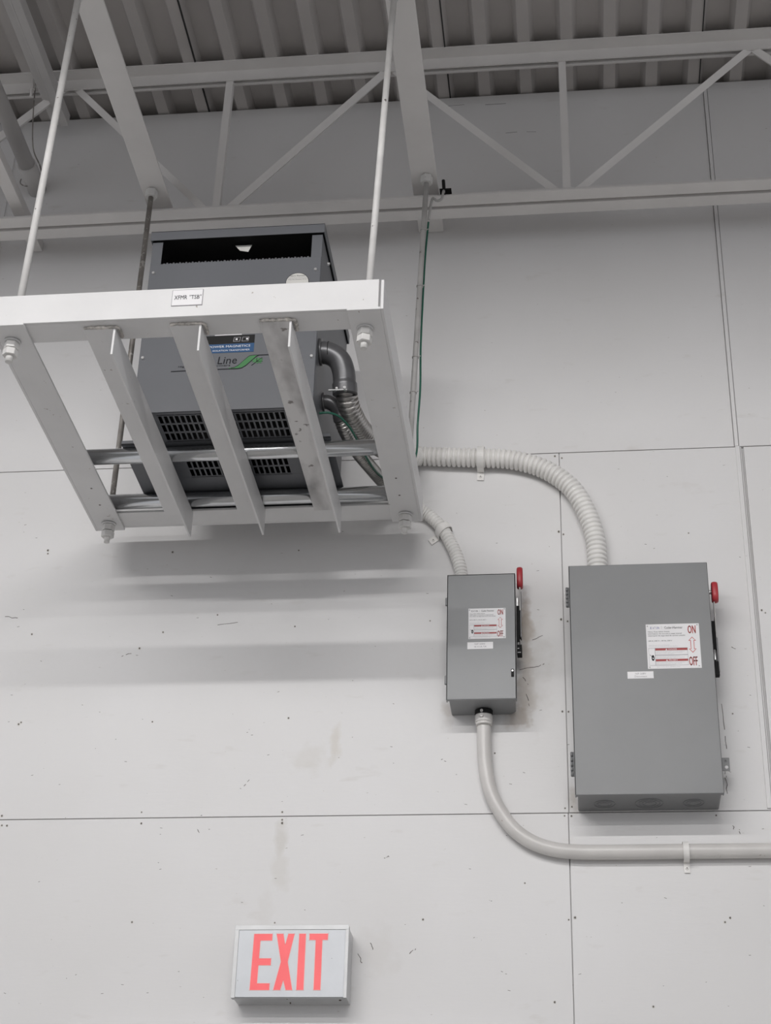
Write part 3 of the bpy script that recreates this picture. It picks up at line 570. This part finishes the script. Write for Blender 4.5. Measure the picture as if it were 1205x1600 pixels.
# large switch
ls = thing('safety_switch', (.193, WY, 3.305), 'larger grey metal disconnect box with red handle, right of the smaller one', 'electrical box', 'grey disconnect boxes on the wall')
m = MB(); m.box(-.006, .394, 4.592, WY - .001, 3.308, 4.029, 'box_grey'); m.build('enclosure', ls, bevel=.004)
m = MB(); m.box(-.013, .400, 4.583, 4.5865, 3.304, 4.033, 'box_grey'); m.box(-.013, .400, 4.583, 4.604, 4.030, 4.033, 'box_grey'); m.box(-.013, -.009, 4.583, 4.604, 3.304, 4.033, 'box_grey'); m.box(.397, .400, 4.583, 4.604, 3.304, 4.033, 'box_grey'); m.box(-.013, .400, 4.583, 4.598, 3.3035, 3.3065, 'box_grey')
m.build('door', ls, bevel=.0015)
warning_label(ls, .2085, .3630, 3.6865, 3.830, 4.583, False)
m = MB(); m.flat = True; m.box(.1485, .2235, 4.5822, 4.583, 3.6570, 3.6790, 'label_white'); m.text('N/F 208V', .171, .202, 3.6695, 3.6750, 4.5820, 'ink_soft'); m.text('Disconnect', .169, .204, 3.6605, 3.6665, 4.5820, 'ink_soft'); m.build('name_label', ls, label='small white name label')
for z0, z1 in ((3.902, 3.968), (3.366, 3.440)):
    m = MB(); m.box(-.0215, -.012, 4.600, 4.603, z0, z1, 'box_grey')
    for q in range(5):
        a = z0 + (z1 - z0) * q / 5; m.cyl((-.0195, 4.600, a + .001), (-.0195, 4.600, a + (z1 - z0) / 5 - .001), .0042, 'box_grey', 12)
    m.build('hinge', ls)
for cx_, rr_ in ((.069, (.020, .030)), (.195, (.020, .030, .039)), (.320, (.020, .029))):
    m = MB()
    for q in rr_: m.tube([(cx_ + q * math.cos(a * math.pi / 20), 4.668 + q * math.sin(a * math.pi / 20), 3.3075) for a in range(39)], .0010, 'box_grey', 8)
    m.cyl((cx_, 4.668, 3.3068), (cx_, 4.668, 3.309), .011, 'box_grey', 24)
    m.build('knockout', ls)
m = MB(); m.box(.392, .4275, 4.655, 4.6575, 3.3975, 3.4375, 'box_grey'); m.cyl((.418, 4.654, 3.4085), (.418, 4.658, 3.4085), .0052, 'label_white', 16); m.cyl((.417, 4.653, 3.4285), (.417, 4.657, 3.4285), .0040, 'box_light', 16); m.cyl((.417, 4.6525, 3.4285), (.417, 4.6545, 3.4285), .0018, 'black', 10); m.build('mounting_tab', ls, bevel=.0015)
h = MB()
h.box(.4135, .4175, 4.618, 4.634, 3.80, 3.925, 'rod_grey'); h.box(.4125, .4175, 4.620, 4.640, 3.690, 3.870, 'elbow'); h.box(.401, .413, 4.625, 4.650, 3.765, 3.858, 'black'); h.box(.402, .4165, 4.620, 4.640, 3.680, 3.725, 'black'); h.cyl((.4065, 4.624, 3.728), (.4065, 4.626, 3.763), .0045, 'zinc', 12); h.cyl((.400, 4.63, 3.955), (.412, 4.63, 3.955), .006, 'zinc', 12)
hh = h.build('handle', ls, bevel=.0012, label='dark switch lever')
def grip(parent, x, y, z0, z1, wx):
    m = MB(); P = []; n = 28; zc = (z0 + z1) / 2; hz = (z1 - z0) / 2
    m2 = [(.021 * math.cos(2 * math.pi * i / n), hz * math.sin(2 * math.pi * i / n)) for i in range(n)]
    vs = []; rings = ((-wx, .80), (-wx * .7, .97), (-wx * .25, 1), (wx * .25, 1), (wx * .7, .97), (wx, .80))
    sq = lambda v, r: math.copysign(abs(v / r) ** .72 * r, v)
    for dx, s in rings: vs += [(x + dx, y + sq(a, .021) * s, zc + sq(b, hz) * (s if abs(dx) < wx else .9)) for a, b in m2]
    fs = [tuple(range(n)), tuple(range((len(rings) - 1) * n, len(rings) * n))[::-1]] + [(i * n + q, i * n + (q + 1) % n, (i + 1) * n + (q + 1) % n, (i + 1) * n + q) for i in range(len(rings) - 1) for q in range(n)]
    m.add(vs, fs, 'red_grip', True); return m.build('grip', parent, label='red handle grip')
grip(hh, .4195, 4.622, 3.917, 3.983, .0095)

# small switch
ss = thing('safety_switch', (-.278, WY, 3.612), 'smaller grey metal disconnect box with red handle, left of the larger one', 'electrical box', 'grey disconnect boxes on the wall')
m = MB(); m.extrude([(-.374, 4.609), (-.181, 4.609), (-.181, WY - .001 - .018), (-.196, WY - .001), (-.374, WY - .001)], (0, 0, 3.614), (0, 0, 4.019), (1, 0, 0), 'box_light')
m.build('enclosure', ss, bevel=.003)
m = MB(); m.box(-.381, -.1745, 4.602, 4.605, 3.610, 4.023, 'box_light'); m.box(-.381, -.1745, 4.602, 4.622, 4.020, 4.023, 'box_light'); m.box(-.381, -.378, 4.602, 4.622, 3.610, 4.023, 'box_light'); m.box(-.1775, -.1745, 4.602, 4.622, 3.610, 4.023, 'box_light'); m.box(-.381, -.1745, 4.602, 4.612, 3.6095, 3.612, 'box_light')
for x, z in ((-.283, 3.700), (-.258, 3.697), (-.288, 3.660)): m.cyl((x, 4.6015, z), (x, 4.603, z), .0014, 'ink_soft', 8)
m.build('door', ss, bevel=.0013)
warning_label(ss, -.3160, -.2045, 3.8050, 3.9060, 4.602, True)
m = MB(); m.flat = True; m.box(-.3190, -.2425, 4.6012, 4.602, 3.7720, 3.7945, 'label_white'); m.text('N/F 600V', -.297, -.266, 3.7855, 3.7908, 4.6010, 'ink_soft'); m.text('45 KVA TX', -.299, -.262, 3.7765, 3.7818, 4.6010, 'ink_soft'); m.build('name_label', ss, label='small white name label')
for z0, z1 in ((3.925, 3.950), (3.665, 3.692)):
    m = MB(); m.cyl((-.3835, 4.615, z0), (-.3835, 4.615, z1), .0038, 'box_light', 12); m.box(-.384, -.379, 4.610, 4.613, z0, z1, 'box_light'); m.build('hinge', ss)
m = MB(); m.box(-.1895, -.1815, 4.597, 4.602, 3.680, 3.703, 'black'); m.cyl((-.1855, 4.595, 3.697), (-.1855, 4.598, 3.697), .0032, 'zinc', 12); m.build('latch', ss, bevel=.001)
m = MB(); m.box(-.165, -.1605, 4.648, 4.664, 3.92, 4.003, 'rod_grey'); m.box(-.1628, -.1588, 4.650, 4.672, 3.830, 3.985, 'elbow'); m.box(-.1735, -.162, 4.650, 4.680, 3.838, 3.937, 'black'); m.box(-.1735, -.165, 4.650, 4.68, 3.817, 3.84, 'black'); m.cyl((-.1695, 4.655, 3.80), (-.1695, 4.657, 3.82), .003, 'zinc', 10); m.box(-.1735, -.159, 4.650, 4.680, 3.776, 3.807, 'black'); m.box(-.1722, -.1665, 4.648, 4.650, 3.792, 3.795, 'label_white'); m.box(-.1722, -.162, 4.648, 4.650, 3.779, 3.7815, 'label_white')
m.box(-.1745, -.168, 4.652, 4.66, 3.905, 3.965, 'zinc')
hh = m.build('handle', ss, bevel=.001, label='dark switch lever')
grip(hh, -.1625, 4.656, 3.998, 4.069, .0092)

# ------------------------------------------------------------------ exit sign
ex = thing('exit_sign', (-.807, WY, 2.752), 'grey metal box sign with red EXIT letters, above the door', 'sign')
m = MB(); m.box(-.965, -.649, 4.650, WY - .001, 2.756, 2.950, 'exit_frame'); m.box(-.967, -.647, 4.638, 4.654, 2.752, 2.953, 'exit_frame'); m.build('housing', ex, bevel=.002)
m = MB(); fy = 4.632
m.box(-.967, -.647, fy, 4.638, 2.940, 2.953, 'exit_frame'); m.box(-.967, -.956, fy, 4.638, 2.752, 2.940, 'exit_frame'); m.box(-.656, -.647, fy, 4.638, 2.752, 2.940, 'exit_frame')
m.box(-.956, -.656, 4.634, 4.638, 2.7545, 2.940, 'exit_face')
for x, z in ((-.951, 2.80), (-.692, 2.86)): m.cyl((x, 4.6335, z), (x, 4.6345, z), .0012, 'ink_soft', 8)
m.build('face_plate', ex, bevel=.0008)
m = MB(); m.flat = True
mx = 1 / 2680.
def P(x, yy): # face-plate local units to metres
    k = (612 - yy) / 425.; sh = (328 - 288) * k
    return (-.9160 + (x - 288 - sh) * .000373 + .0030 * k, 2.7730 + (612 - yy) * .0003670)
E_ = [(328, 187), (468, 187), (464, 240), (376, 240), (363, 373), (454, 373), (450, 427), (358, 427), (346, 560), (440, 560), (436, 612), (288, 612)]
X_ = [(497, 187), (550, 187), (561, 268), (586, 187), (635, 187), (578, 400), (607, 612), (556, 612), (541, 540), (517, 612), (463, 612), (525, 400)]
I_ = [(668, 187), (720, 187), (690, 612), (635, 612)]
T_ = [(745, 187), (887, 187), (882, 237), (842, 237), (815, 612), (763, 612), (790, 237), (742, 237)]
for L_ in (E_, X_, I_, T_):
    q = [P(*a) for a in L_]
    m.poly(q, 4.6336, .0004, 'exit_red')
    for a, b in zip(q, q[1:] + q[:1]):
        d_ = Vector((b[0] - a[0], b[1] - a[1])).normalized() * .0006; n_ = Vector((-d_.y, d_.x))
        m.poly([(a[0] - d_.x + n_.x, a[1] - d_.y + n_.y), (b[0] + d_.x + n_.x, b[1] + d_.y + n_.y), (b[0] + d_.x - n_.x, b[1] + d_.y - n_.y), (a[0] - d_.x - n_.x, a[1] - d_.y - n_.y)], 4.6333, .0003, 'rim_pink')
m.build('lettering', ex, label='red EXIT lettering')
m = MB(); m.cyl((-.812, 4.700, 2.7525), (-.812, 4.700, 2.757), .0022, 'crack', 10); m.build('screw', ex)
m = MB(); m.cyl((-.812, 4.645, 2.751), (-.812, 4.645, 2.754), .0018, 'crack', 10); m.build('screw', ex)
m = MB(); m.cyl((-.668, 4.66, 2.751), (-.668, 4.66, 2.756), .0035, 'crack', 8); m.build('cable_hole', ex)
